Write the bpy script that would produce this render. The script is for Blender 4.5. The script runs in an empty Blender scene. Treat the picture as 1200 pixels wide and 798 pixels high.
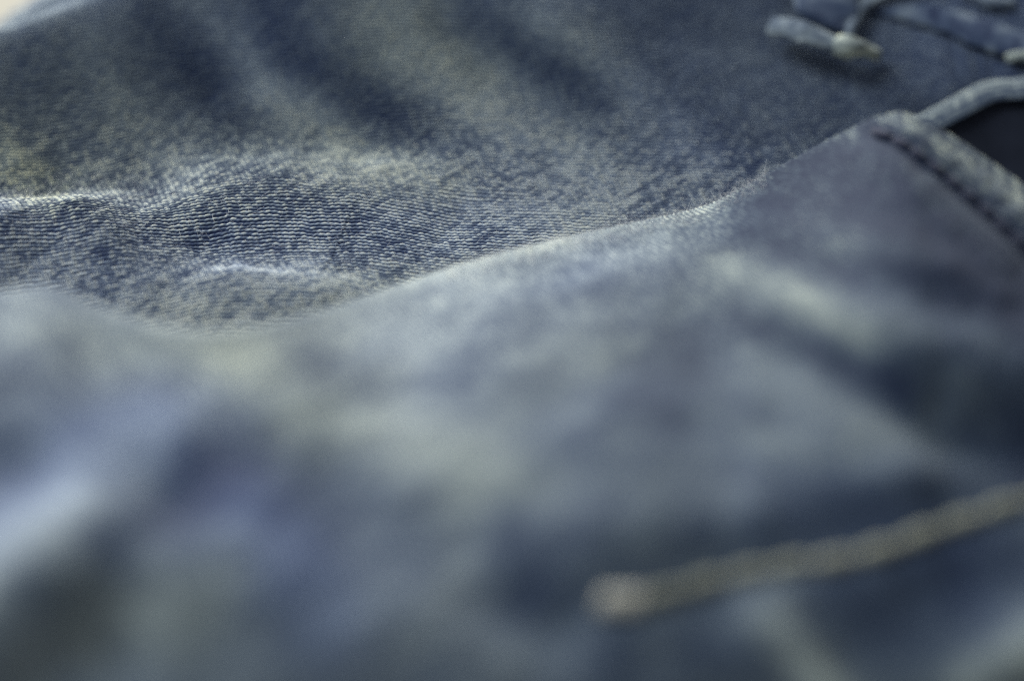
# Macro close-up of a rumpled pair of faded blue jeans (built in real metres; authored in centimetres)
import bpy, math
import numpy as np

scene = bpy.context.scene
CM = 0.01
rng = np.random.default_rng(7)

# ------------------------------------------------------------------ camera
ELEV = math.radians(20.0)
FOCUS = 24.0                     # cm
KPX = 7.7 / 24.0 / 1200.0        # tangent per photo pixel (1200 x 798)
CX, CY = 600.0, 399.0
FWD = np.array([0, math.cos(ELEV), -math.sin(ELEV)])
UPV = np.array([0, math.sin(ELEV), math.cos(ELEV)])
RGT = np.array([1.0, 0, 0])
CAM = -FOCUS * (FWD + (CY - 290) * KPX * UPV)
APERTURE = 1.25                  # cm, diameter

cam_d = bpy.data.cameras.new("camera")
cam = bpy.data.objects.new("camera", cam_d)
scene.collection.objects.link(cam)
cam.location = tuple(CAM * CM)
cam.rotation_euler = (math.pi / 2 - ELEV, 0, 0)
cam_d.sensor_width = 36.0
cam_d.lens = 36.0 * 24.0 / 7.7
cam_d.clip_start = 0.005
cam_d.clip_end = 20.0
cam_d.dof.use_dof = True
cam_d.dof.focus_distance = 24.12 * CM
cam_d.dof.aperture_fstop = (cam_d.lens / 10.0) / APERTURE
cam_d.dof.aperture_blades = 0
scene.camera = cam

# ------------------------------------------------------------------ world + lamps
world = bpy.data.worlds.new("World")
scene.world = world
world.use_nodes = True
bg = world.node_tree.nodes["Background"]
bg.inputs[0].default_value = (0.83, 0.89, 1.0, 1)
bg.inputs[1].default_value = 0.26


def area_light(name, loc, target, sx, sy, power, col):
    L = bpy.data.lights.new(name, 'AREA')
    L.shape = 'RECTANGLE'
    L.size, L.size_y = sx * CM, sy * CM
    L.energy = power
    L.color = col
    o = bpy.data.objects.new(name, L)
    scene.collection.objects.link(o)
    o.location = tuple(np.array(loc) * CM)
    import mathutils
    d = mathutils.Vector(np.array(target, float) - np.array(loc, float))
    o.rotation_euler = d.to_track_quat('-Z', 'Y').to_euler()
    return o


area_light("window_light", (-34, 74, 60), (0, 0, 0), 64, 50, 26.0, (1.0, 0.975, 0.92))
area_light("fill_light", (-50, -6, 70), (0, -2, 0), 50, 50, 7.8, (0.86, 0.93, 1.0))  # soft fill added at the upper left, no visible source

scene.view_settings.view_transform = 'Standard'
scene.view_settings.look = 'None'
scene.view_settings.exposure = 0.0
scene.view_settings.gamma = 1.0
scene.view_settings.use_curve_mapping = False
scene.render.engine = 'CYCLES'
scene.cycles.use_denoising = False
scene.cycles.max_bounces = 5
scene.cycles.sample_clamp_indirect = 4.0

# ------------------------------------------------------------------ helpers


def ray_point(px, py, d):
    """point at view depth d (cm) seen along the given direction"""
    px, py, d = np.asarray(px, float), np.asarray(py, float), np.asarray(d, float)
    v = FWD + ((px - CX) * KPX)[..., None] * RGT + ((CY - py) * KPX)[..., None] * UPV
    return CAM + d[..., None] * v


def to_px(P):
    rel = P - CAM
    d = rel @ FWD
    return CX + (rel @ RGT) / d / KPX, CY - (rel @ UPV) / d / KPX, d


def pchip(x, y, xq):
    """shape-preserving cubic along axis 0"""
    x = np.asarray(x, float); y = np.asarray(y, float)
    if y.ndim == 1:
        return pchip(x, y[:, None], xq)[:, 0]
    h = np.diff(x)[:, None]
    dl = np.diff(y, axis=0) / h
    m = np.zeros_like(y)
    m[0], m[-1] = dl[0], dl[-1]
    w = (h[1:] * dl[:-1] + h[:-1] * dl[1:]) / (h[1:] + h[:-1])
    m[1:-1] = w
    i = np.clip(np.searchsorted(x, xq, side='right') - 1, 0, len(x) - 2)
    hh = (x[i + 1] - x[i])[:, None]
    t = ((xq - x[i]) / (x[i + 1] - x[i]))[:, None]
    t2, t3 = t * t, t * t * t
    return ((2 * t3 - 3 * t2 + 1) * y[i] + (t3 - 2 * t2 + t) * hh * m[i]
            + (-2 * t3 + 3 * t2) * y[i + 1] + (t3 - t2) * hh * m[i + 1])


def hash2(i, j, seed=0):
    i = np.asarray(i).astype(np.int64); j = np.asarray(j).astype(np.int64)
    n = (i * 374761393 + j * 668265263 + seed * 974634757) & 0x7fffffff
    n = ((n ^ (n >> 13)) * 1274126177) & 0x7fffffff
    n = ((n ^ (n >> 16)) * 1103515245 + 12345) & 0x7fffffff
    return ((n >> 8) & 0xffff) / 65535.0


def vnoise(x, y, seed=0):
    xi, yi = np.floor(x), np.floor(y)
    fx, fy = x - xi, y - yi
    fx = fx * fx * (3 - 2 * fx); fy = fy * fy * (3 - 2 * fy)
    a, b = hash2(xi, yi, seed), hash2(xi + 1, yi, seed)
    c, d = hash2(xi, yi + 1, seed), hash2(xi + 1, yi + 1, seed)
    return (a * (1 - fx) + b * fx) * (1 - fy) + (c * (1 - fx) + d * fx) * fy - 0.5


def fbm(x, y, seed=0, octv=3):
    s, a = 0, 1.0
    for o in range(octv):
        c, sn = math.cos(0.7 * o), math.sin(0.7 * o)
        s = s + a * vnoise((c * x - sn * y) * 2 ** o + 17.3 * o, (sn * x + c * y) * 2 ** o - 9.1 * o, seed + o)
        a *= 0.5
    return s


def stroke(X, Y, pts, width, amp, asym=None):
    """smooth bump of the given width along a polyline; amp may vary along it"""
    pts = np.asarray(pts, float)
    best = np.full(X.shape, 1e18)
    bt = np.zeros(X.shape)
    n = len(pts) - 1
    for k in range(n):
        a, b = pts[k], pts[k + 1]
        v = b - a
        t = np.clip(((X - a[0]) * v[0] + (Y - a[1]) * v[1]) / (v @ v), 0, 1)
        d2 = (X - a[0] - t * v[0]) ** 2 + (Y - a[1] - t * v[1]) ** 2
        m = d2 < best
        best = np.where(m, d2, best)
        bt = np.where(m, (k + t) / n, bt)
    if np.ndim(amp):
        amp = np.interp(bt, np.linspace(0, 1, len(amp)), amp)
    return amp * np.exp(-best / (2 * width * width))


def blob(X, Y, x, y, sx, sy, amp, ang=0.0):
    c, s = math.cos(math.radians(ang)), math.sin(math.radians(ang))
    dx, dy = X - x, Y - y
    return amp * np.exp(-0.5 * (((dx * c + dy * s) / sx) ** 2 + ((-dx * s + dy * c) / sy) ** 2))


def normals(P):
    du = np.gradient(P, axis=1)
    dv = np.gradient(P, axis=0)
    n = np.cross(du, dv)
    n /= np.linalg.norm(n, axis=2, keepdims=True) + 1e-12
    return n


def grid_object(name, P, mat, parent=None, attrs=None, flip=False):
    R, Cn = P.shape[:2]
    me = bpy.data.meshes.new(name)
    idx = np.arange(R * Cn, dtype=np.int32).reshape(R, Cn)
    q = np.stack([idx[:-1, :-1], idx[:-1, 1:], idx[1:, 1:], idx[1:, :-1]], axis=-1).reshape(-1, 4)
    if flip:
        q = q[:, ::-1]
    me.vertices.add(R * Cn)
    me.vertices.foreach_set("co", (P.reshape(-1) * CM).astype(np.float32))
    me.loops.add(q.size)
    me.loops.foreach_set("vertex_index", np.ascontiguousarray(q).reshape(-1).astype(np.int32))
    me.polygons.add(len(q))
    me.polygons.foreach_set("loop_start", np.arange(0, q.size, 4, dtype=np.int32))
    me.polygons.foreach_set("use_smooth", np.ones(len(q), dtype=bool))
    me.update(calc_edges=True)
    for k, v in (attrs or {}).items():
        at = me.attributes.new(k, 'FLOAT', 'POINT')
        at.data.foreach_set("value", np.ascontiguousarray(v, dtype=np.float32).reshape(-1))
    me.materials.append(mat)
    o = bpy.data.objects.new(name, me)
    scene.collection.objects.link(o)
    if parent:
        o.parent = parent
    return o


def mesh_object(name, verts, faces, mat, parent=None, smooth=True):
    me = bpy.data.meshes.new(name)
    me.from_pydata([tuple(np.asarray(v) * CM) for v in verts], [], faces)
    if smooth:
        me.polygons.foreach_set("use_smooth", [True] * len(me.polygons))
    me.update()
    me.materials.append(mat)
    o = bpy.data.objects.new(name, me)
    scene.collection.objects.link(o)
    if parent:
        o.parent = parent
    return o


def weave(b, a, pitch=0.046, wale=0.037, theta=42.0, seed=0, wob=1.0):
    """right-hand twill: height 0..1, per-float random, on cloth coordinates in cm (b along the wale, a across)"""
    b = b + wob * (0.014 * fbm(b * 3.1, a * 3.1, seed + 50, 2) + 0.010 * vnoise(b * 16, a * 16, seed + 53))
    a = a + wob * (0.022 * fbm(b * 2.3, a * 2.3, seed + 60, 2) + 0.017 * vnoise(b * 13, a * 13, seed + 63)
                   + 0.006 * vnoise(b * 30, a * 30, seed + 64))
    th = math.radians(theta)
    w = (b * math.sin(th) - a * math.cos(th)) / (pitch * math.sin(th))
    i = np.floor(w)
    fw = w - i
    ph = a / wale + 0.12 * (hash2(i, 0 * i, seed) - 0.5)
    j = np.floor(ph)
    fp = ph - j
    prof = 0.52 + 0.48 * np.sin(np.pi * fw) ** 0.9
    flo = np.clip(np.sin(np.pi * np.clip(fp / 0.82, 0, 1)), 0, 1) ** 1.2
    r = hash2(i, j, seed + 5)
    rj = hash2(i, 0 * i, seed + 9)
    h = prof * flo * (0.72 + 0.28 * r)
    slub = np.clip(0.5 + 1.3 * vnoise(i * 0.9, ph * 0.23, seed + 70), 0, 1)
    return h, 0.50 * r + 0.18 * rj + 0.32 * slub


# ------------------------------------------------------------------ materials
def node_mat(name):
    m = bpy.data.materials.new(name)
    m.use_nodes = True
    nt = m.node_tree
    return m, nt, nt.nodes["Principled BSDF"]


def attr(nt, name):
    n = nt.nodes.new("ShaderNodeAttribute")
    n.attribute_name = name
    return n.outputs["Fac"]


def mixrgb(nt, f, a, b, mode='MIX'):
    n = nt.nodes.new("ShaderNodeMix")
    n.data_type = 'RGBA'; n.blend_type = mode
    for sock, v in ((n.inputs[0], f), (n.inputs[6], a), (n.inputs[7], b)):
        if hasattr(v, "links"):
            nt.links.new(v, sock)
        else:
            sock.default_value = v if not isinstance(v, tuple) else (*v, 1)
    return n.outputs[2]


def denim_material():
    m, nt, bs = node_mat("denim")
    f, y, h = attr(nt, "pale"), attr(nt, "yarn"), attr(nt, "tint")
    ramp = nt.nodes.new("ShaderNodeValToRGB")
    cr = ramp.color_ramp
    cr.elements[0].position = 0.0; cr.elements[0].color = (0.010, 0.017, 0.050, 1)
    cr.elements[1].position = 1.0; cr.elements[1].color = (0.66, 0.65, 0.58, 1)
    e = cr.elements.new(0.28); e.color = (0.043, 0.061, 0.112, 1)
    e = cr.elements.new(0.55); e.color = (0.150, 0.178, 0.226, 1)
    e = cr.elements.new(0.80); e.color = (0.35, 0.39, 0.43, 1)
    nt.links.new(f, ramp.inputs[0])
    hue = mixrgb(nt, h, (0.90, 0.95, 1.0), (1.0, 0.985, 0.74))
    c = mixrgb(nt, 1.0, ramp.outputs[0], hue, 'MULTIPLY')
    nt.links.new(c, bs.inputs["Base Color"])
    bs.inputs["Roughness"].default_value = 0.9
    bs.inputs["Specular IOR Level"].default_value = 0.15
    bs.inputs["Sheen Weight"].default_value = 0.07
    bs.inputs["Sheen Roughness"].default_value = 0.45
    bs.inputs["Sheen Tint"].default_value = (0.86, 0.92, 0.98, 1)
    return m


def plain_cloth(name, c1, c2, scale=90.0, sheen=0.3, bump=0.0):
    m, nt, bs = node_mat(name)
    tc = nt.nodes.new("ShaderNodeTexCoord")
    no = nt.nodes.new("ShaderNodeTexNoise")
    no.inputs["Scale"].default_value = scale / CM / 10
    no.inputs["Detail"].default_value = 3
    nt.links.new(tc.outputs["Object"], no.inputs["Vector"])
    mr = nt.nodes.new("ShaderNodeMapRange")
    mr.inputs[1].default_value = 0.32; mr.inputs[2].default_value = 0.68
    nt.links.new(no.outputs["Fac"], mr.inputs[0])
    c = mixrgb(nt, mr.outputs[0], c1, c2)
    nt.links.new(c, bs.inputs["Base Color"])
    bs.inputs["Roughness"].default_value = 0.9
    bs.inputs["Specular IOR Level"].default_value = 0.15
    bs.inputs["Sheen Weight"].default_value = sheen
    if bump:
        bn = nt.nodes.new("ShaderNodeBump")
        bn.inputs["Strength"].default_value = 0.6
        bn.inputs["Distance"].default_value = bump * CM
        nt.links.new(no.outputs["Fac"], bn.inputs["Height"])
        nt.links.new(bn.outputs[0], bs.inputs["Normal"])
    return m


DENIM = denim_material()
THREAD_TAN = plain_cloth("tan_thread", (0.135, 0.14, 0.105), (0.19, 0.195, 0.15), 14, 0.2, 0.02)
THREAD_DARK = plain_cloth("dark_thread", (0.010, 0.013, 0.028), (0.022, 0.026, 0.048), 14, 0.1, 0.02)
THREAD_CREAM = plain_cloth("cream_thread", (0.28, 0.275, 0.23), (0.38, 0.37, 0.32), 14, 0.2, 0.02)
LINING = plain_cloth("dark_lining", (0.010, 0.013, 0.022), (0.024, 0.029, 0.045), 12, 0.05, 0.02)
FIBRE = plain_cloth("cotton_fibre", (0.42, 0.44, 0.46), (0.62, 0.62, 0.60), 5, 0.2)
TABLE = plain_cloth("cream_paint", (0.225, 0.215, 0.18), (0.245, 0.235, 0.20), 0.5, 0.0)


def pale_from(h, r, fade_shade, tint_seed, U, V, contrast=1.0, rand=1.0):
    """dye state of each bit of yarn: worn high points are pale, the gaps keep the indigo; the base tone also carries painted shade"""
    m = fade_shade + contrast * (1.05 * (h - 0.50) + 0.95 * rand * (r - 0.5) * h)
    return np.clip(m, 0.0, 1.0)


# ------------------------------------------------------------------ table
tb = [(-150, -80, -2.8), (150, -80, -2.8), (150, 220, -2.8), (-150, 220, -2.8)]
tb2 = [(x, y, z - 3) for x, y, z in tb]
table = mesh_object("tabletop", tb + tb2,
                    [(0, 1, 2, 3), (7, 6, 5, 4), (0, 4, 5, 1), (1, 5, 6, 2), (2, 6, 7, 3), (3, 7, 4, 0)], TABLE, smooth=False)
table["kind"] = "structure"

# ------------------------------------------------------------------ the jeans
jeans = bpy.data.objects.new("jeans", None)
jeans.location = (0, 0, 0)
scene.collection.objects.link(jeans)
jeans["label"] = "faded blue denim jeans lying rumpled in folds on a cream surface"
jeans["category"] = "jeans"


# --- rear panel: a flat stretch in focus that climbs into the far slope
def rear_base(y, x=0.0):
    s = 0.5
    t = np.clip((np.asarray(x) - 0.2) / 2.6, 0, 1)
    k = np.tan(np.radians(52 - 14 * t * t * (3 - 2 * t))) - 0.22
    return 0.22 * (y - 0.2) + k * s * np.logaddexp(0, (y - 1.45) / s * 1.6) / 1.6


def px_to_ground(px, py):
    """where the sight line of the photo's point meets the plain rear panel (by marching)"""
    d = np.linspace(21, 32, 2201)
    P = ray_point(np.full_like(d, px), np.full_like(d, py), d)
    g = P[:, 2] - rear_base(P[:, 1], P[:, 0])
    i = int(np.argmax(g < 0)) if (g < 0).any() else -1
    return P[i, 0], P[i, 1]


def G(pts):
    return [px_to_ground(*p) for p in pts]


NC, NR = 1180, 870
xs = np.linspace(-5.2, 5.6, NC)
yk = np.concatenate([np.linspace(-2.3, -1.3, 41)[:-1], np.linspace(-1.3, 1.35, 440), np.linspace(1.35, 3.1, 351)[1:], np.linspace(3.1, 6.2, 41)[1:]])
X, Y = np.meshgrid(xs, yk)
Z = rear_base(Y, X)
# wide undulation
Z = Z + 0.05 * fbm(X * 0.55, Y * 0.8, 3, 2)


def add(pts, w, amp):
    global Z
    Z = Z + stroke(X, Y, G(pts), w, amp)


# in-focus folds on the left
add([(-120, 288), (0, 283), (90, 277), (165, 274)], 0.52, [0.25, 0.26, 0.25, 0.12])
add([(190, 262), (260, 250), (330, 246), (420, 254), (520, 275)], 0.44, [0.08, 0.21, 0.24, 0.17, 0.02])
add([(95, 290), (125, 310), (165, 345)], 0.16, [0.08, 0.10, 0.06])
add([(200, 352), (280, 345), (360, 350)], 0.20, [0.04, 0.14, 0.10])
add([(-60, 315), (0, 310), (40, 330)], 0.22, [0.16, 0.14, 0.02])
add([(170, 285), (240, 300), (300, 320)], 0.15, [0.02, -0.07, -0.02])
# trough behind them
add([(-100, 225), (60, 222), (170, 226)], 0.34, [-0.14, -0.15, -0.10])
add([(420, 205), (520, 215), (610, 225)], 0.25, [0.02, 0.10, 0.04])
# diagonal folds of the far slope
add([(170, -10), (205, 50), (245, 105), (330, 165), (440, 215)], 0.26, [0.04, 0.04, 0.03, 0.0, 0.0])
add([(255, 10), (300, 85), (385, 135), (480, 180), (590, 222)], 0.22, [-0.07, -0.09, -0.08, -0.05, 0.0])
add([(345, -10), (395, 60), (480, 100), (570, 145), (660, 190)], 0.26, [0.06, 0.08, 0.08, 0.05, 0.0])
add([(525, 20), (580, 75), (670, 135)], 0.14, [-0.08, -0.11, -0.06])
add([(600, 0), (655, 45), (745, 105)], 0.16, [0.07, 0.10, 0.05])
add([(720, 40), (800, 110), (850, 150)], 0.25, [0.03, 0.06, 0.03])
add([(205, 70), (250, 95), (265, 125)], 0.18, [-0.06, -0.10, -0.04])
add([(30, 95), (110, 120), (180, 170)], 0.28, [0.04, 0.06, 0.02])
add([(-20, 150), (10, 200), (40, 235)], 0.20, [0.08, 0.10, 0.0])
# far left ridge and the hollow behind it
ridge = G([(-140, 62), (0, 50), (70, 34), (140, 16), (215, -4), (300, -30)])
Z = Z + stroke(X, Y, ridge, 0.26, [0.10, 0.16, 0.17, 0.15, 0.08, 0.0])
hol = [(x, y + 0.75) for x, y in ridge]
Z = Z + stroke(X, Y, hol, 0.40, [-0.9, -0.80, -0.62, -0.45, -0.25, -0.05])
# beyond: a second fold whose crest drops away to the table on the left
yr = np.interp(X, [p[0] for p in ridge], [p[1] for p in ridge])
e0, e1 = ray_point(0, 27, 26.9), ray_point(38, 0, 26.9)
cap = e0[2] + (e1[2] - e0[2]) / (e1[0] - e0[0]) * (X - e0[0])
cap = cap - 1.6 * np.clip(Y - e0[1] - 0.1, 0, 9) ** 2
past = 1 / (1 + np.exp(-(Y - yr - 0.55) / 0.06))
kk = 0.10
low = -kk * np.logaddexp(-Z / kk, -cap / kk)
Z = Z * (1 - past) + low * past
Z = np.maximum(Z, -2.7)
# the near part slips down under the front panel
cr_ = np.array(G([(-260, 372), (-120, 358), (0, 350), (120, 368), (255, 396), (400, 362), (540, 314), (700, 273), (830, 242),
                  (930, 205), (1056, 180), (1200, 170)]))
cr_ = cr_[np.argsort(cr_[:, 0])]
yc = np.interp(X, cr_[:, 0], cr_[:, 1])
Z = Z - 0.55 * 0.25 * np.logaddexp(0, (yc - 0.30 - Y) / 0.25)
# the open pocket mouth behind the hem
add([(1128, 152), (1170, 150), (1230, 175), (1340, 240)], 0.22, [-0.3, -0.9, -1.2, -1.4])
# crumple of washed cloth
Z = Z + 0.016 * fbm(X * 2.6, Y * 3.4, 11, 3)
P = np.stack([X, Y, Z], -1)
du = np.linalg.norm(np.diff(P, axis=1), axis=2); dv = np.linalg.norm(np.diff(P, axis=0), axis=2)
# cloth coordinates: arc length, so the wales follow the folds
U = np.concatenate([np.zeros((NR, 1)), np.cumsum(du, 1)], 1); U -= U[:, NC // 2][:, None]
V = np.concatenate([np.zeros((1, NC)), np.cumsum(dv * (1 + 0.2 / (1 + np.exp(-(Y[1:] - 1.5) / 0.25))), 0)], 0)
ca, sa = math.cos(math.radians(-7)), math.sin(math.radians(-7))
Bc, Ac = U * ca - V * sa, U * sa + V * ca
h, r = weave(Bc, Ac, seed=1, wob=1.0 - 0.5 / (1 + np.exp(-(Y - 1.6) / 0.2)))
pxx, pyy, _ = to_px(P)
fade_shade = 0.44 + 0.12 * fbm(U * 0.9, V * 0.9, 21, 3) + 0.08 * vnoise(U * 5, V * 5, 24) + 0.05 * vnoise(U * 12, V * 12, 27)


def add_fade_shade(pts, w, a):  # wash wear, plus fold light and shade painted into the colour
    global fade_shade
    fade_shade = fade_shade + stroke(pxx, pyy, pts, w, a)


add_fade_shade([(225, 0), (262, 40), (300, 95), (390, 155), (480, 200)], 24, [0.12, 0.16, 0.18, 0.14, 0.04])
add_fade_shade([(310, 0), (345, 70), (430, 118), (520, 165), (615, 205)], 22, [-0.16, -0.21, -0.21, -0.22, -0.16])  # dark side of the diagonal fold, painted as well as modelled
add_fade_shade([(170, -10), (215, 55), (270, 135), (330, 185)], 20, [-0.08, -0.14, -0.14, -0.04])
add_fade_shade([(640, 10), (700, 60), (780, 130)], 22, 0.10)
add_fade_shade([(740, 50), (800, 110), (850, 160)], 18, -0.08)
add_fade_shade([(90, 60), (150, 130), (190, 190)], 18, 0.08)
add_fade_shade([(440, 0), (490, 70), (560, 140), (690, 205)], 42, [0.14, 0.20, 0.22, 0.18])
add_fade_shade([(400, 195), (520, 215), (650, 250)], 22, [0.10, 0.18, 0.18])
add_fade_shade([(560, 20), (612, 62), (700, 125)], 19, [-0.16, -0.23, -0.20])
add_fade_shade([(-20, 150), (10, 190), (25, 205)], 16, 0.12)
add_fade_shade([(-30, 232), (60, 229), (130, 226), (190, 228)], 9, -0.16)  # darker colour tones down the lit crest
add_fade_shade([(205, 80), (250, 95), (265, 125)], 28, -0.10)
add_fade_shade([(200, 350), (330, 335), (450, 330), (560, 305), (700, 262)], 12, 0.16)
add_fade_shade([(-20, 335), (60, 330), (150, 355), (260, 375), (380, 345)], 26, 0.16)
fade_shade = fade_shade - 0.10 / (1 + np.exp(-(pxx - 760) / 60)) / (1 + np.exp((pyy - 205) / 14))
fade_shade = fade_shade - 0.06 * np.exp(-((pxx - 120) / 150) ** 2 - ((pyy - 130) / 70) ** 2)
fade_shade = fade_shade + blob(pxx, pyy, 850, 90, 140, 75, 0.16) + blob(pxx, pyy, 560, 120, 70, 45, 0.10, 40)
slope = 1 / (1 + np.exp(-(Y - 1.3) / 0.22))
fade_shade = fade_shade + 0.07 * (1 - slope)
pale = pale_from(h, r, fade_shade, 0, U, V, 1.28 - 0.62 * slope, 1.0 - 0.65 * slope)
tint = (0.36 + 0.5 * fbm(U * 0.8 + 5, V * 0.8, 31, 2) + 0.35 * np.exp(-((pxx - 120) / 230) ** 2 - ((pyy - 120) / 90) ** 2)
        - 0.18 / (1 + np.exp(-(pxx - 700) / 60))
        + stroke(pxx, pyy, [(-20, 170), (15, 215), (60, 235)], 25, 0.5) - stroke(pxx, pyy, [(0, 265), (120, 300), (330, 290), (480, 280), (600, 265)], 34, 0.5)
        + stroke(pxx, pyy, [(260, 165), (350, 150), (420, 190), (600, 235)], 26, 0.2))
tint = np.clip(tint, 0, 1)
N = normals(P)
N *= np.sign(N[..., 2:3].mean())
Pw = P + N * (0.022 * (h - 0.4))[..., None]
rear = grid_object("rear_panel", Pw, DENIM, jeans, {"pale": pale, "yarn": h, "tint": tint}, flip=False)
REAR = (P, N, pxx, pyy, h)


def rear_depth(px, py):
    """view depth of the finished rear panel under a photo point (edge-clamped)"""
    m = (pxx - np.clip(px, -60, 1240)) ** 2 + (pyy - np.clip(py, -20, 240)) ** 2
    i = int(np.argmin(m))
    return float(((REAR[0].reshape(-1, 3)[i] - CAM) @ FWD))


def on_rear(pts, off):
    return [(x, y, rear_depth(x, y) - o) for (x, y), o in zip(pts, off)]


# --- front panel: the near fold, its crest on the left, a hemmed edge on the right
top = np.array([  # px, py, depth, curl radius, curl angle
    (-260, 372, 21.2, .45, 115), (-120, 358, 21.3, .45, 115), (0, 350, 21.4, .42, 115), (55, 343, 21.4, .40, 115),
    (120, 368, 21.2, .40, 115), (185, 388, 21.0, .40, 115), (255, 396, 21.0, .40, 115), (330, 384, 21.4, .40, 115),
    (400, 362, 22.0, .38, 115), (470, 337, 22.5, .36, 115), (540, 314, 22.9, .34, 115), (620, 292, 23.2, .32, 115),
    (700, 273, 23.5, .30, 115), (770, 258, 23.8, .28, 115), (830, 242, 24.0, .26, 115), (880, 217, 23.8, .22, 120),
    (930, 188, 23.55, .16, 130), (985, 159, 23.25, .11, 145), (1030, 139, 23.0, .09, 165), (1056, 134, 22.95, .075, 180),
    (1085, 144, 22.9, .055, 185), (1120, 163, 22.9, .055, 185), (1160, 190, 22.85, .055, 185), (1200, 218, 22.8, .055, 185),
    (1300, 297, 22.6, .055, 185), (1420, 400, 22.4, .055, 185)])
bot = np.array([-320, -160, -20, 45, 120, 185, 255, 330, 400, 470, 540, 620, 700, 775, 845, 905, 960, 1020, 1075, 1110, 1150,
                1200, 1255, 1310, 1440, 1580], float)
sp = np.concatenate([[0], np.cumsum(np.hypot(np.diff(top[:, 0]), np.diff(top[:, 1])))])
NCa = 820
sq = np.linspace(0, sp[-1], NCa)
tq = pchip(sp, np.column_stack([top, bot]), sq)
tpx, tpy, td, tR, tang, tbx = tq.T
# face rows
rr = np.linspace(0, 1, 390) ** 1.35
rr = rr[:, None]
bpy_ = 960.0
FPX = tpx + (tbx - tpx) * rr
FPY = tpy + (bpy_ - tpy) * rr
dbot = 18.3 + 0.8 * np.clip((tpx - 200) / 700, 0, 1)
pw = np.clip(2.0 + 0.6 * (tpx - 250) / 450, 2.0, 2.6)
pw = np.where(tpx > 880, np.maximum(2.6 - 0.6 * (tpx - 880) / 200, 2.0), pw)
FD = dbot + (td - dbot) * (1 - rr) ** pw
F = ray_point(FPX, FPY, FD)
# roll over the crest / turn the hem under
T = F[0] - F[3]
T /= np.linalg.norm(T, axis=1, keepdims=True)
ct = np.gradient(F[0], axis=0)
ct /= np.linalg.norm(ct, axis=1, keepdims=True)
Nn = np.cross(ct, T); Nn /= np.linalg.norm(Nn, axis=1, keepdims=True)
Nn *= np.sign(Nn[:, 2:3])
rows = []
nb, nt_ = 60, 50
for k in range(1, nb + 1):
    ph = np.radians(tang) * k / nb
    rows.append(F[0] + (T * np.sin(ph)[:, None] - Nn * (1 - np.cos(ph))[:, None]) * tR[:, None])
ph = np.radians(tang)
dirn = T * np.cos(ph)[:, None] - Nn * np.sin(ph)[:, None]
tail = np.where(tpx < 900, 1.1, 0.7)
for k in range(1, nt_ + 1):
    rows.append(rows[nb - 1] + dirn * (tail * k / nt_)[:, None])
Aback = np.stack(rows[::-1], 0)
P = np.concatenate([Aback, F], 0)
nbk = len(rows)
PX = np.concatenate([np.repeat(tpx[None], nbk, 0), FPX], 0)
PY = np.concatenate([np.repeat(tpy[None], nbk, 0), FPY], 0)
NRa = P.shape[0]
N = normals(P)
N *= np.sign(N[nbk + 100, NCa // 2, 2])
onface = np.concatenate([np.linspace(0, 0.0, nbk), np.clip(rr[:, 0] / 0.03, 0, 1)])[:, None]
disp = np.zeros(P.shape[:2])


def bump(pts, w, a):
    global disp
    disp = disp + stroke(PX, PY, pts, w, a)


# folds and dents of the near panel
bump([(800, 330), (880, 345), (970, 385), (1060, 415), (1180, 430)], 34, [0.06, 0.12, 0.14, 0.12, 0.06])
bump([(820, 372), (920, 400), (1030, 455), (1130, 500), (1240, 520)], 30, [-0.04, -0.10, -0.14, -0.18, -0.16])
bump([(870, 255), (960, 280), (1060, 300), (1160, 350)], 22, [0.03, 0.05, 0.06, 0.05])
bump([(860, 285), (930, 310), (1010, 335)], 18, [-0.03, -0.05, -0.03])
bump([(-60, 790), (20, 720), (110, 645), (200, 560)], 55, [0.26, 0.28, 0.18, 0.04])
bump([(150, 640), (200, 580), (250, 540)], 44, [-0.10, -0.22, -0.08])
bump([(250, 620), (330, 680), (390, 730)], 46, [0.06, 0.12, 0.08])
bump([(60, 780), (130, 760), (200, 800)], 50, [-0.12, -0.16, -0.10])
bump([(-20, 545), (20, 540)], 34, -0.10)
bump([(330, 470), (430, 485), (520, 530)], 48, [0.03, 0.09, 0.05])
bump([(560, 640), (600, 690), (640, 740)], 44, [-0.08, -0.14, -0.12])
bump([(640, 500), (760, 560), (850, 600)], 55, [0.04, 0.08, 0.03])
bump([(640, 660), (760, 640), (920, 590), (1080, 520)], 40, [0.02, 0.05, 0.02, 0.0])
bump([(690, 690), (850, 665), (1000, 625), (1220, 560)], 26, [-0.05, -0.08, -0.08, -0.06])
bump([(890, 730), (940, 790), (980, 850)], 26, [0.08, 0.14, 0.14])
bump([(1150, 800), (1200, 770), (1260, 740)], 34, [0.12, 0.14, 0.12])
bump([(1000, 740), (1080, 700), (1180, 680)], 40, [-0.06, -0.12, -0.06])
bump([(60, 400), (160, 430), (260, 440)], 30, [0.02, -0.05, -0.02])
bump([(540, 345), (620, 325), (760, 290)], 14, [0.01, -0.02, -0.02])
disp = disp + 0.05 * fbm(PX / 120.0, PY / 80.0, 41, 3) * np.clip((PY - tpy) / 60, 0, 1)
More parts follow.
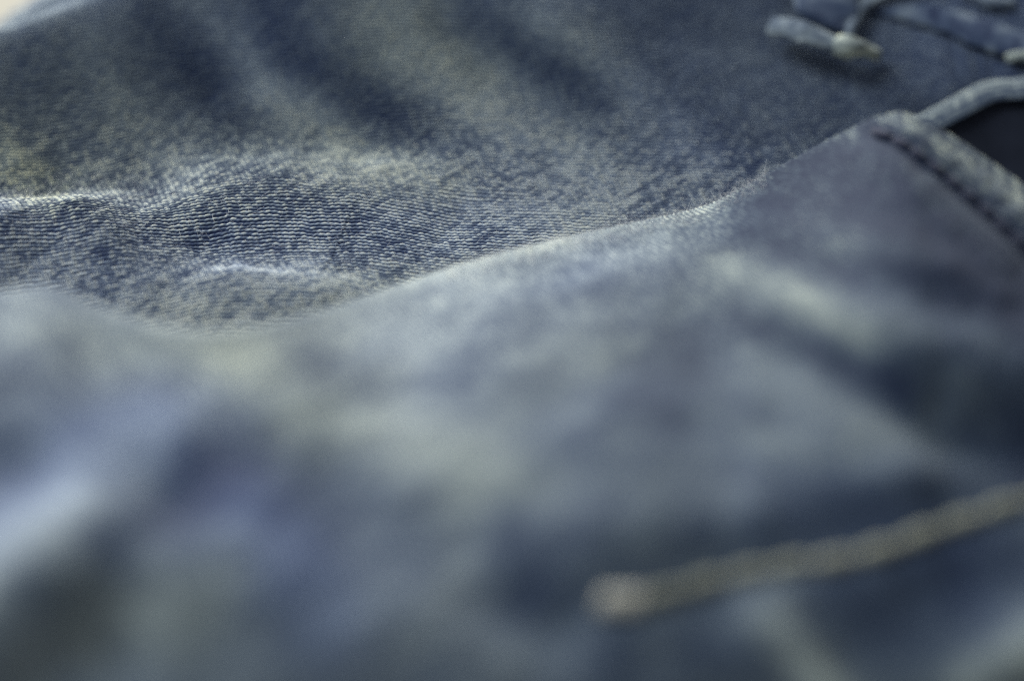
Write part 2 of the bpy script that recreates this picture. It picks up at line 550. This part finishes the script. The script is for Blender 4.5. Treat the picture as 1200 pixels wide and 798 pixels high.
# hem: puckered roll between the folded edge and its stitch groove
hem_edge = top[18:, :2]
nrm = np.array([(-0.56, 0.83)])
groove = [(1022, 152), (1062, 172), (1098, 200), (1145, 240), (1200, 290), (1300, 376), (1400, 470)]
pucker = 0.6 + 0.7 * (vnoise(PX / 9.0, PY / 9.0, 44) + 0.5)
mid = [(1048, 147), (1085, 166), (1120, 190), (1165, 224), (1210, 262), (1310, 345)]
disp = disp + stroke(PX, PY, mid, 11, 0.020) * pucker
disp = disp + stroke(PX, PY, groove, 7, -0.045)
shp = np.array([(1010, 185), (1060, 215), (1110, 262), (1170, 320)])
disp = disp + stroke(PX, PY, shp, 12, 0.018) * pucker
P0 = P + N * (disp * onface)[..., None]
N = normals(P0); N *= np.sign(N[nbk + 100, NCa // 2, 2])
du = np.linalg.norm(np.diff(P0, axis=1), axis=2); dv = np.linalg.norm(np.diff(P0, axis=0), axis=2)
U = np.concatenate([np.zeros((NRa, 1)), np.cumsum(du, 1)], 1)
V = np.concatenate([np.zeros((1, NCa)), np.cumsum(dv, 0)], 0); V = V - V[nbk]
# lay the cloth coordinates square to the table so that the weave does not shear with the grid
Uc = 0.5 * U + 0.5 * (P0[..., 0] + 5); Vc = -V
ca, sa = math.cos(math.radians(80)), math.sin(math.radians(80))
Bc, Ac = Uc * ca - Vc * sa, Uc * sa + Vc * ca
h, r = weave(Bc, Ac, seed=2)
fade_shade = 0.445 + 0.12 * fbm(Uc * 0.9, Vc * 0.9, 71, 3) + 0.08 * vnoise(Uc * 1.9, Vc * 1.9, 73) + 0.13 * vnoise(Uc * 3.5, Vc * 3.5, 74) + 0.05 * vnoise(Uc * 9, Vc * 9, 75)


def add_fade_shade(pts, w, a):  # worn dye, with crease shade and highlights painted into the colour
    global fade_shade
    fade_shade = fade_shade + stroke(PX, PY, pts, w, a)


add_fade_shade([(0, 365), (130, 395), (260, 410), (400, 380), (560, 330), (760, 280), (830, 262)], 26, 0.12)
add_fade_shade([(420, 420), (600, 380), (760, 330), (880, 345)], 60, 0.10)
add_fade_shade([(870, 340), (970, 385), (1020, 410)], 20, 0.06)
add_fade_shade([(920, 400), (1030, 450), (1150, 490), (1250, 520)], 34, [-0.10, -0.14, -0.20, -0.20])
add_fade_shade([(640, 740), (800, 760), (1000, 720), (1220, 640)], 70, [-0.08, -0.15, -0.18, -0.20])
add_fade_shade([(700, 640), (900, 600), (1200, 540)], 40, [-0.06, -0.12, -0.16])
add_fade_shade([(1030, 230), (1110, 290), (1200, 350)], 26, -0.10)
add_fade_shade([(130, 640), (200, 590), (260, 540)], 36, -0.20)
add_fade_shade([(290, 560), (340, 640)], 70, -0.16)
add_fade_shade([(60, 790), (150, 770)], 60, -0.10)
add_fade_shade([(-40, 690), (30, 635), (130, 570), (230, 490)], 30, [0.20, 0.21, 0.20, 0.10])  # bright highlight streak on the fold, painted in
add_fade_shade([(280, 590), (340, 660), (390, 740)], 26, 0.08)
add_fade_shade([(640, 320), (720, 335), (800, 380)], 60, -0.10)
add_fade_shade([(780, 470), (830, 450)], 60, -0.22)
add_fade_shade([(270, 440), (360, 505), (470, 520), (600, 560)], 30, [0.12, 0.18, 0.16, 0.08])
add_fade_shade([(360, 430), (420, 455)], 24, -0.18)
add_fade_shade([(560, 430), (640, 440)], 40, -0.08)
add_fade_shade([(60, 790), (150, 740), (230, 700)], 60, [0.16, 0.22, 0.12])
add_fade_shade([(420, 700), (500, 750), (560, 800)], 50, 0.02)
add_fade_shade([(1010, 380), (1060, 405), (1100, 415)], 20, -0.14)
add_fade_shade([(500, 410), (580, 390), (640, 360)], 40, 0.02)
add_fade_shade([(240, 600), (300, 600)], 40, -0.06)
add_fade_shade([(600, 620), (620, 680)], 26, -0.20)
add_fade_shade([(960, 500), (1100, 500), (1200, 490)], 40, [0.0, 0.08, 0.04])
add_fade_shade([(900, 730), (950, 790), (990, 850)], 18, [0.24, 0.36, 0.36])
add_fade_shade([(1140, 800), (1210, 760)], 24, 0.24)
add_fade_shade([(860, 325), (950, 365), (1010, 410)], 16, [0.06, 0.15, 0.14])
add_fade_shade([(870, 375), (960, 410), (1060, 450)], 15, [-0.14, -0.26, -0.24])
add_fade_shade([(1020, 385), (1110, 395), (1220, 420)], 18, 0.12)
add_fade_shade([(830, 245), (900, 270), (980, 290), (1080, 300)], 13, [0.10, 0.04, 0.18, 0.14])
add_fade_shade([(870, 275), (950, 300), (1000, 330)], 12, [-0.10, -0.20, -0.14])
add_fade_shade([(20, 545), (10, 520)], 36, -0.14)
add_fade_shade([(480, 330), (540, 312), (620, 290), (700, 271), (770, 256), (830, 240), (880, 215), (930, 186), (1000, 150)], 7, 0.16)  # bright rim of the backlit crest, painted in
hem_zone = 1 / (1 + np.exp(-(PX - 900) / 35)) * np.exp(-np.clip(PY - 230, 0, 900) / 60)
fade_shade = fade_shade + hem_zone * (0.36 * vnoise(PX / 8.0, PY / 15.0, 76) + 0.2 * vnoise(PX / 22.0, PY / 22.0, 77))
add_fade_shade(mid, 9, 0.16 * np.ones(3))
add_fade_shade(groove, 8, -0.34 * np.ones(3))
add_fade_shade([(930, 215), (1000, 200), (1080, 270), (1200, 350)], 62, -0.47)
near_hem = 1 / (1 + np.exp(-(PX - 930) / 35)) * np.exp(-np.clip(PY - 250, 0, 900) / 60)
far_down = np.clip((PY - tpy - 60) / 160, 0, 1)
pale = pale_from(h, r, fade_shade, 0, U, V, 0.6 + 0.3 * near_hem - 0.3 * far_down)
tint = 0.66 + 0.35 * fbm(Uc * 0.9 + 5, Vc * 0.9, 81, 2) + 0.30 / (1 + np.exp(-(PX - 760) / 90))  # random hue mottle; bluish highlight streaks are painted in below
for pts_, w_, a_ in (([(270, 440), (360, 505), (470, 520), (600, 560)], 45, 0.45), ([(860, 325), (950, 365), (1010, 410)], 30, 0.5),
                     ([(100, 700), (220, 720)], 50, 0.4), ([(620, 450), (760, 440), (860, 460)], 60, 0.3), ([(-20, 640), (120, 520), (240, 470)], 40, -0.5),
                     ([(280, 580), (340, 660), (380, 730)], 36, -0.8), ([(100, 520), (170, 500)], 34, -0.5), ([(480, 400), (640, 340)], 40, -0.3),
                     ([(700, 300), (830, 255)], 30, -0.3), ([(60, 390), (260, 420)], 24, 0.3)):
    tint = tint + stroke(PX, PY, pts_, w_, a_ * (0.6 if a_ > 0 else 1.0))
tint = tint + 0.12 * hem_zone
tint = np.clip(tint, 0, 1)
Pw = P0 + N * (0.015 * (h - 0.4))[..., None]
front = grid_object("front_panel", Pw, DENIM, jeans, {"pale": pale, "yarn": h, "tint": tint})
FRONT = (P0, N, PX, PY)


def front_at(px, py):
    """surface point and normal of the front panel under a photo point"""
    x, y, _ = to_px(FRONT[0][nbk:].reshape(-1, 3))
    i = int(np.argmin((x - px) ** 2 + (y - py) ** 2))
    return FRONT[0][nbk:].reshape(-1, 3)[i], FRONT[1][nbk:].reshape(-1, 3)[i]


def tube(name, pts, radii, mat, parent, seg=10, flat=1.0, upv=None, caps=True):
    """swept round or flattened cord with closed ends"""
    pts = np.asarray(pts, float); radii = np.asarray(radii, float)
    t = np.gradient(pts, axis=0); t /= np.linalg.norm(t, axis=1, keepdims=True)
    upv = np.array([0, -0.3, 1.0]) if upv is None else np.asarray(upv, float)
    s = np.cross(t, np.broadcast_to(upv, t.shape)); s /= np.linalg.norm(s, axis=1, keepdims=True)
    n = np.cross(s, t)
    V_, F_ = [], []
    for k in range(len(pts)):
        for a in range(seg):
            an = 2 * math.pi * a / seg
            V_.append(pts[k] + radii[k] * (math.cos(an) * s[k] + flat * math.sin(an) * n[k]))
    for k in range(len(pts) - 1):
        for a in range(seg):
            b = (a + 1) % seg
            F_.append((k * seg + a, k * seg + b, (k + 1) * seg + b, (k + 1) * seg + a))
    if caps:
        F_.append(tuple(range(seg))[::-1])
        F_.append(tuple((len(pts) - 1) * seg + a for a in range(seg)))
    return mesh_object(name, V_, F_, mat, parent)


def stitches(name, path, n, rad, mat, parent, gap=0.12, lift=0.03, flat=0.75):
    """separate thread stitches laid along a path on the front panel"""
    path = np.asarray(path, float)
    sl = np.concatenate([[0], np.cumsum(np.hypot(*np.diff(path, axis=0).T))])
    for k in range(n):
        a, b = (k + gap / 2) / n, (k + 1 - gap / 2) / n
        q = np.linspace(a, b, 9) * sl[-1]
        pp = pchip(sl, path, q)
        pts, rad_ = [], []
        for i, (x, y) in enumerate(pp):
            p, nn = front_at(x, y)
            w = math.sin(math.pi * i / 8)
            pts.append(p + nn * (lift * (0.15 + 0.85 * w ** 0.6)))
            rad_.append(rad * (0.62 + 0.38 * w ** 0.5) * (1 + 0.06 * rng.standard_normal()))
        pts = np.array(pts)
        pts[1:-1] = (pts[:-2] + 2 * pts[1:-1] + pts[2:]) / 4
        tube(name, pts, rad_, mat, parent, 8, flat)


# --- near tan seam with its bar tack
stitches("seam_stitch", [(752, 706), (830, 684), (910, 668), (1000, 655), (1100, 621), (1200, 590), (1300, 560)],
         11, 0.058, THREAD_TAN, front, 0.03, 0.03)
for k in range(5):
    x = 708 + k * 9.5
    pts = []
    for t in np.linspace(-1, 1, 7):
        p, nn = front_at(x + 3 * t, 708 - 10 * t)
        pts.append(p + nn * (0.02 + 0.03 * (1 - t * t)))
    tube("bar_tack_stitch", pts, 0.034 * np.ones(7), THREAD_CREAM, front, 8)

# --- dark stitches in the hem groove
stitches("hem_stitch", groove[:6], 14, 0.040, THREAD_DARK, front, 0.16, 0.012)

# --- far lip of the opening and the dark lining inside it
lp = pchip(np.arange(7.0), np.array([(1010, 190, 25.9), (1075, 152, 26.0), (1120, 128, 26.1), (1160, 108, 26.2),
                                    (1200, 104, 26.3), (1260, 94, 26.4), (1340, 60, 26.5)]), np.linspace(0, 6, 160))
for k in range(len(lp)):
    gx, gy = px_to_ground(lp[k, 0], lp[k, 1])
    lp[k, 2] = to_px(np.array([gx, gy, float(rear_base(gy, gx))]))[2] - 0.10
Lc = ray_point(lp[:, 0], lp[:, 1], lp[:, 2])
tl = np.gradient(Lc, axis=0); tl /= np.linalg.norm(tl, axis=1, keepdims=True)
sl_ = np.cross(tl, np.array([0, -0.55, 0.85])); sl_ /= np.linalg.norm(sl_, axis=1, keepdims=True)
nl = np.cross(sl_, tl)
prof = []
for a in np.linspace(-100, 220, 72):
    c, s = math.cos(math.radians(a)), math.sin(math.radians(a))
    prof.append((0.112 * np.sign(c) * abs(c) ** 0.7, 0.024 * s))
prof = np.array(prof)
LP = Lc[None] + prof[:, 0][:, None, None] * sl_[None] + prof[:, 1][:, None, None] * nl[None]
# lining hangs from the lower side of the lip into the dark
LU = np.broadcast_to(np.cumsum(np.r_[0, np.linalg.norm(np.diff(Lc, axis=0), axis=1)])[None], LP.shape[:2])
LV = np.broadcast_to(np.linspace(0, 0.5, 72)[:, None], LP.shape[:2])
h, r = weave(LU, LV * 1.0, seed=4)
lpale = pale_from(h, r, 0.50 - 0.16 * prof[:, 0][:, None] / 0.112 + 0.16 * vnoise(LU * 3, LV * 3, 5) + 0.12 * vnoise(LU * 11, LV * 22, 6), 0, LU, LV, 0.45)  # lighter and darker edge: bevel shading put into the colour
NL = normals(LP)
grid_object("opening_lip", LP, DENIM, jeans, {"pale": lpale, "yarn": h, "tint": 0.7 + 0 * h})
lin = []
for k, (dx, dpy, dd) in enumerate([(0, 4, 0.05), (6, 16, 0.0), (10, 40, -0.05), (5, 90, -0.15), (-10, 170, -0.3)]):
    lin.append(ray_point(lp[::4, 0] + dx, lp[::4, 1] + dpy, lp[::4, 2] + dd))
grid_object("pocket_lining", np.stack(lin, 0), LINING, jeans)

# --- belt loop at the far right, its end folded under and tacked
def cloth_tube(name, ctrl, rad, flat, parent, fade0, seed, upv=(0, -0.5, 0.85), n=80, seg=40, tintv=0.4):
    c = pchip(np.arange(float(len(ctrl))), np.array(ctrl, float), np.linspace(0, len(ctrl) - 1, n))
    pts = ray_point(c[:, 0], c[:, 1], c[:, 2])
    t = np.gradient(pts, axis=0); t /= np.linalg.norm(t, axis=1, keepdims=True)
    s = np.cross(t, np.array(upv)); s /= np.linalg.norm(s, axis=1, keepdims=True)
    nn = np.cross(s, t)
    rad = np.interp(np.linspace(0, 1, n), np.linspace(0, 1, len(rad)), rad)
    an = np.linspace(0, 2 * math.pi, seg)
    ca_, sa_ = np.cos(an), np.sin(an)
    ca_ = np.sign(ca_) * abs(ca_) ** 0.8
    rad = rad * (1 + 0.10 * vnoise(np.linspace(0, 9, n), 0 * rad + seed, seed))
    cap = np.clip(np.minimum(np.arange(n), np.arange(n)[::-1]) / 5.0, 0, 1)
    cap = np.sqrt(1 - (1 - cap) ** 2)
    rad = rad * cap + 1e-4
    Q = pts[:, None] + rad[:, None, None] * (ca_[None, :, None] * s[:, None] + flat * sa_[None, :, None] * nn[:, None])
    Lx = np.broadcast_to(np.cumsum(np.r_[0, np.linalg.norm(np.diff(pts, axis=0), axis=1)])[:, None], Q.shape[:2])
    Wx = np.broadcast_to((an / (2 * math.pi))[None], Q.shape[:2])
    q = fade0 + 0.35 * vnoise(Lx * 7, Wx * 6, seed) + 0.3 * vnoise(Lx * 20, Wx * 17, seed + 1)
    cen = pts[:, None]
    crease = 1 + 0.22 * vnoise(Lx * 9, Wx * 7, seed + 3) + 0.14 * vnoise(Lx * 24, Wx * 18, seed + 4)
    Q = cen + (Q - cen) * crease[..., None]
    Q[:, -1] = Q[:, 0]
    return grid_object(name, Q, DENIM, parent, {"pale": np.clip(q, 0, 1), "yarn": q, "tint": tintv + 0 * q}, flip=True)


loop = cloth_tube("belt_loop", on_rear([(962, -60), (966, -25), (966, 5), (958, 28)], [0.10, 0.14, 0.22, 0.30]), [0.25, 0.25, 0.24, 0.22], 0.16, jeans, 0.34, 91,
                  upv=(0, -0.9, 0.3))
cloth_tube("folded_end", on_rear([(901, 30), (925, 33), (952, 41), (984, 56)], [0.22, 0.30, 0.34, 0.30]), [0.09, 0.105, 0.095, 0.07], 0.5, loop, 0.62, 93)
cloth_tube("tack_knot", on_rear([(980, 53), (995, 55), (1010, 58), (1032, 66)], [0.32, 0.36, 0.26, 0.12]), [0.085, 0.09, 0.07, 0.045], 0.9, loop, 0.68, 95, tintv=0.9)
cloth_tube("loop_edge", on_rear([(990, 44), (1000, 20), (1018, 2), (1060, -14), (1110, -26)], [0.22, 0.16, 0.12, 0.08, 0.06]), [0.06, 0.06, 0.06, 0.05, 0.05], 0.6, loop, 0.52, 97)

# --- waist seam running off to the right
cloth_tube("waist_seam", on_rear([(1010, 8), (1060, 14), (1110, 24), (1160, 42), (1230, 66), (1330, 100)], [0.02, 0.04, 0.05, 0.06, 0.06, 0.06]),
           [0.05, 0.10, 0.14, 0.15, 0.15, 0.15], 0.22, jeans, 0.30, 99)
cloth_tube("waist_tack", on_rear([(1178, 68), (1200, 66), (1225, 70)], [0.08, 0.10, 0.08]), [0.05, 0.06, 0.05], 0.5, jeans, 0.62, 101, tintv=1.0)
cloth_tube("waist_tuck", on_rear([(1130, -14), (1160, 2), (1190, 4)], [0.05, 0.07, 0.03]), [0.05, 0.07, 0.04], 0.6, jeans, 0.5, 103)

# --- loose cotton fibres standing off the cloth where it is in focus
fv, ff = [], []


def fibre(p, n, length, wid):
    side = rng.standard_normal(3); side -= n * (side @ n); side /= np.linalg.norm(side)
    bend = rng.standard_normal(3) * 0.5
    d = n * rng.uniform(0.25, 0.9) + side * rng.uniform(0.5, 1.1)
    d /= np.linalg.norm(d)
    base = len(fv)
    K = 5
    for k in range(K):
        t = k / (K - 1)
        c = p + d * length * t + bend * length * t * t * 0.7
        w = wid * (1 - 0.6 * t)
        q = np.cross(d, n); q /= np.linalg.norm(q) + 1e-9
        o = np.cross(q, d)
        fv.append(c + q * w); fv.append(c - 0.5 * q * w + 0.87 * o * w); fv.append(c - 0.5 * q * w - 0.87 * o * w)
    for k in range(K - 1):
        for a in range(3):
            b = (a + 1) % 3
            ff.append((base + 3 * k + a, base + 3 * k + b, base + 3 * k + 3 + b, base + 3 * k + 3 + a))


Pr, Nr, rx, ry, hr = REAR
ok = np.argwhere((rx > -20) & (rx < 900) & (ry > 205) & (ry < 380))
for i, j in ok[rng.integers(0, len(ok), 2600)]:
    fibre(Pr[i, j], Nr[i, j], rng.uniform(0.03, 0.11), 0.0011)
Pf, Nf, fx, fy = FRONT
ok = np.argwhere((fx > 520) & (fx < 900) & (np.arange(NRa)[:, None] > nbk - 35) & (np.arange(NRa)[:, None] < nbk + 25))
for i, j in ok[rng.integers(0, len(ok), 1300)]:
    fibre(Pf[i, j], Nf[i, j], rng.uniform(0.03, 0.12), 0.0010)
fz = mesh_object("cotton_fuzz", fv, ff, FIBRE, jeans)
fz["kind"] = "stuff"
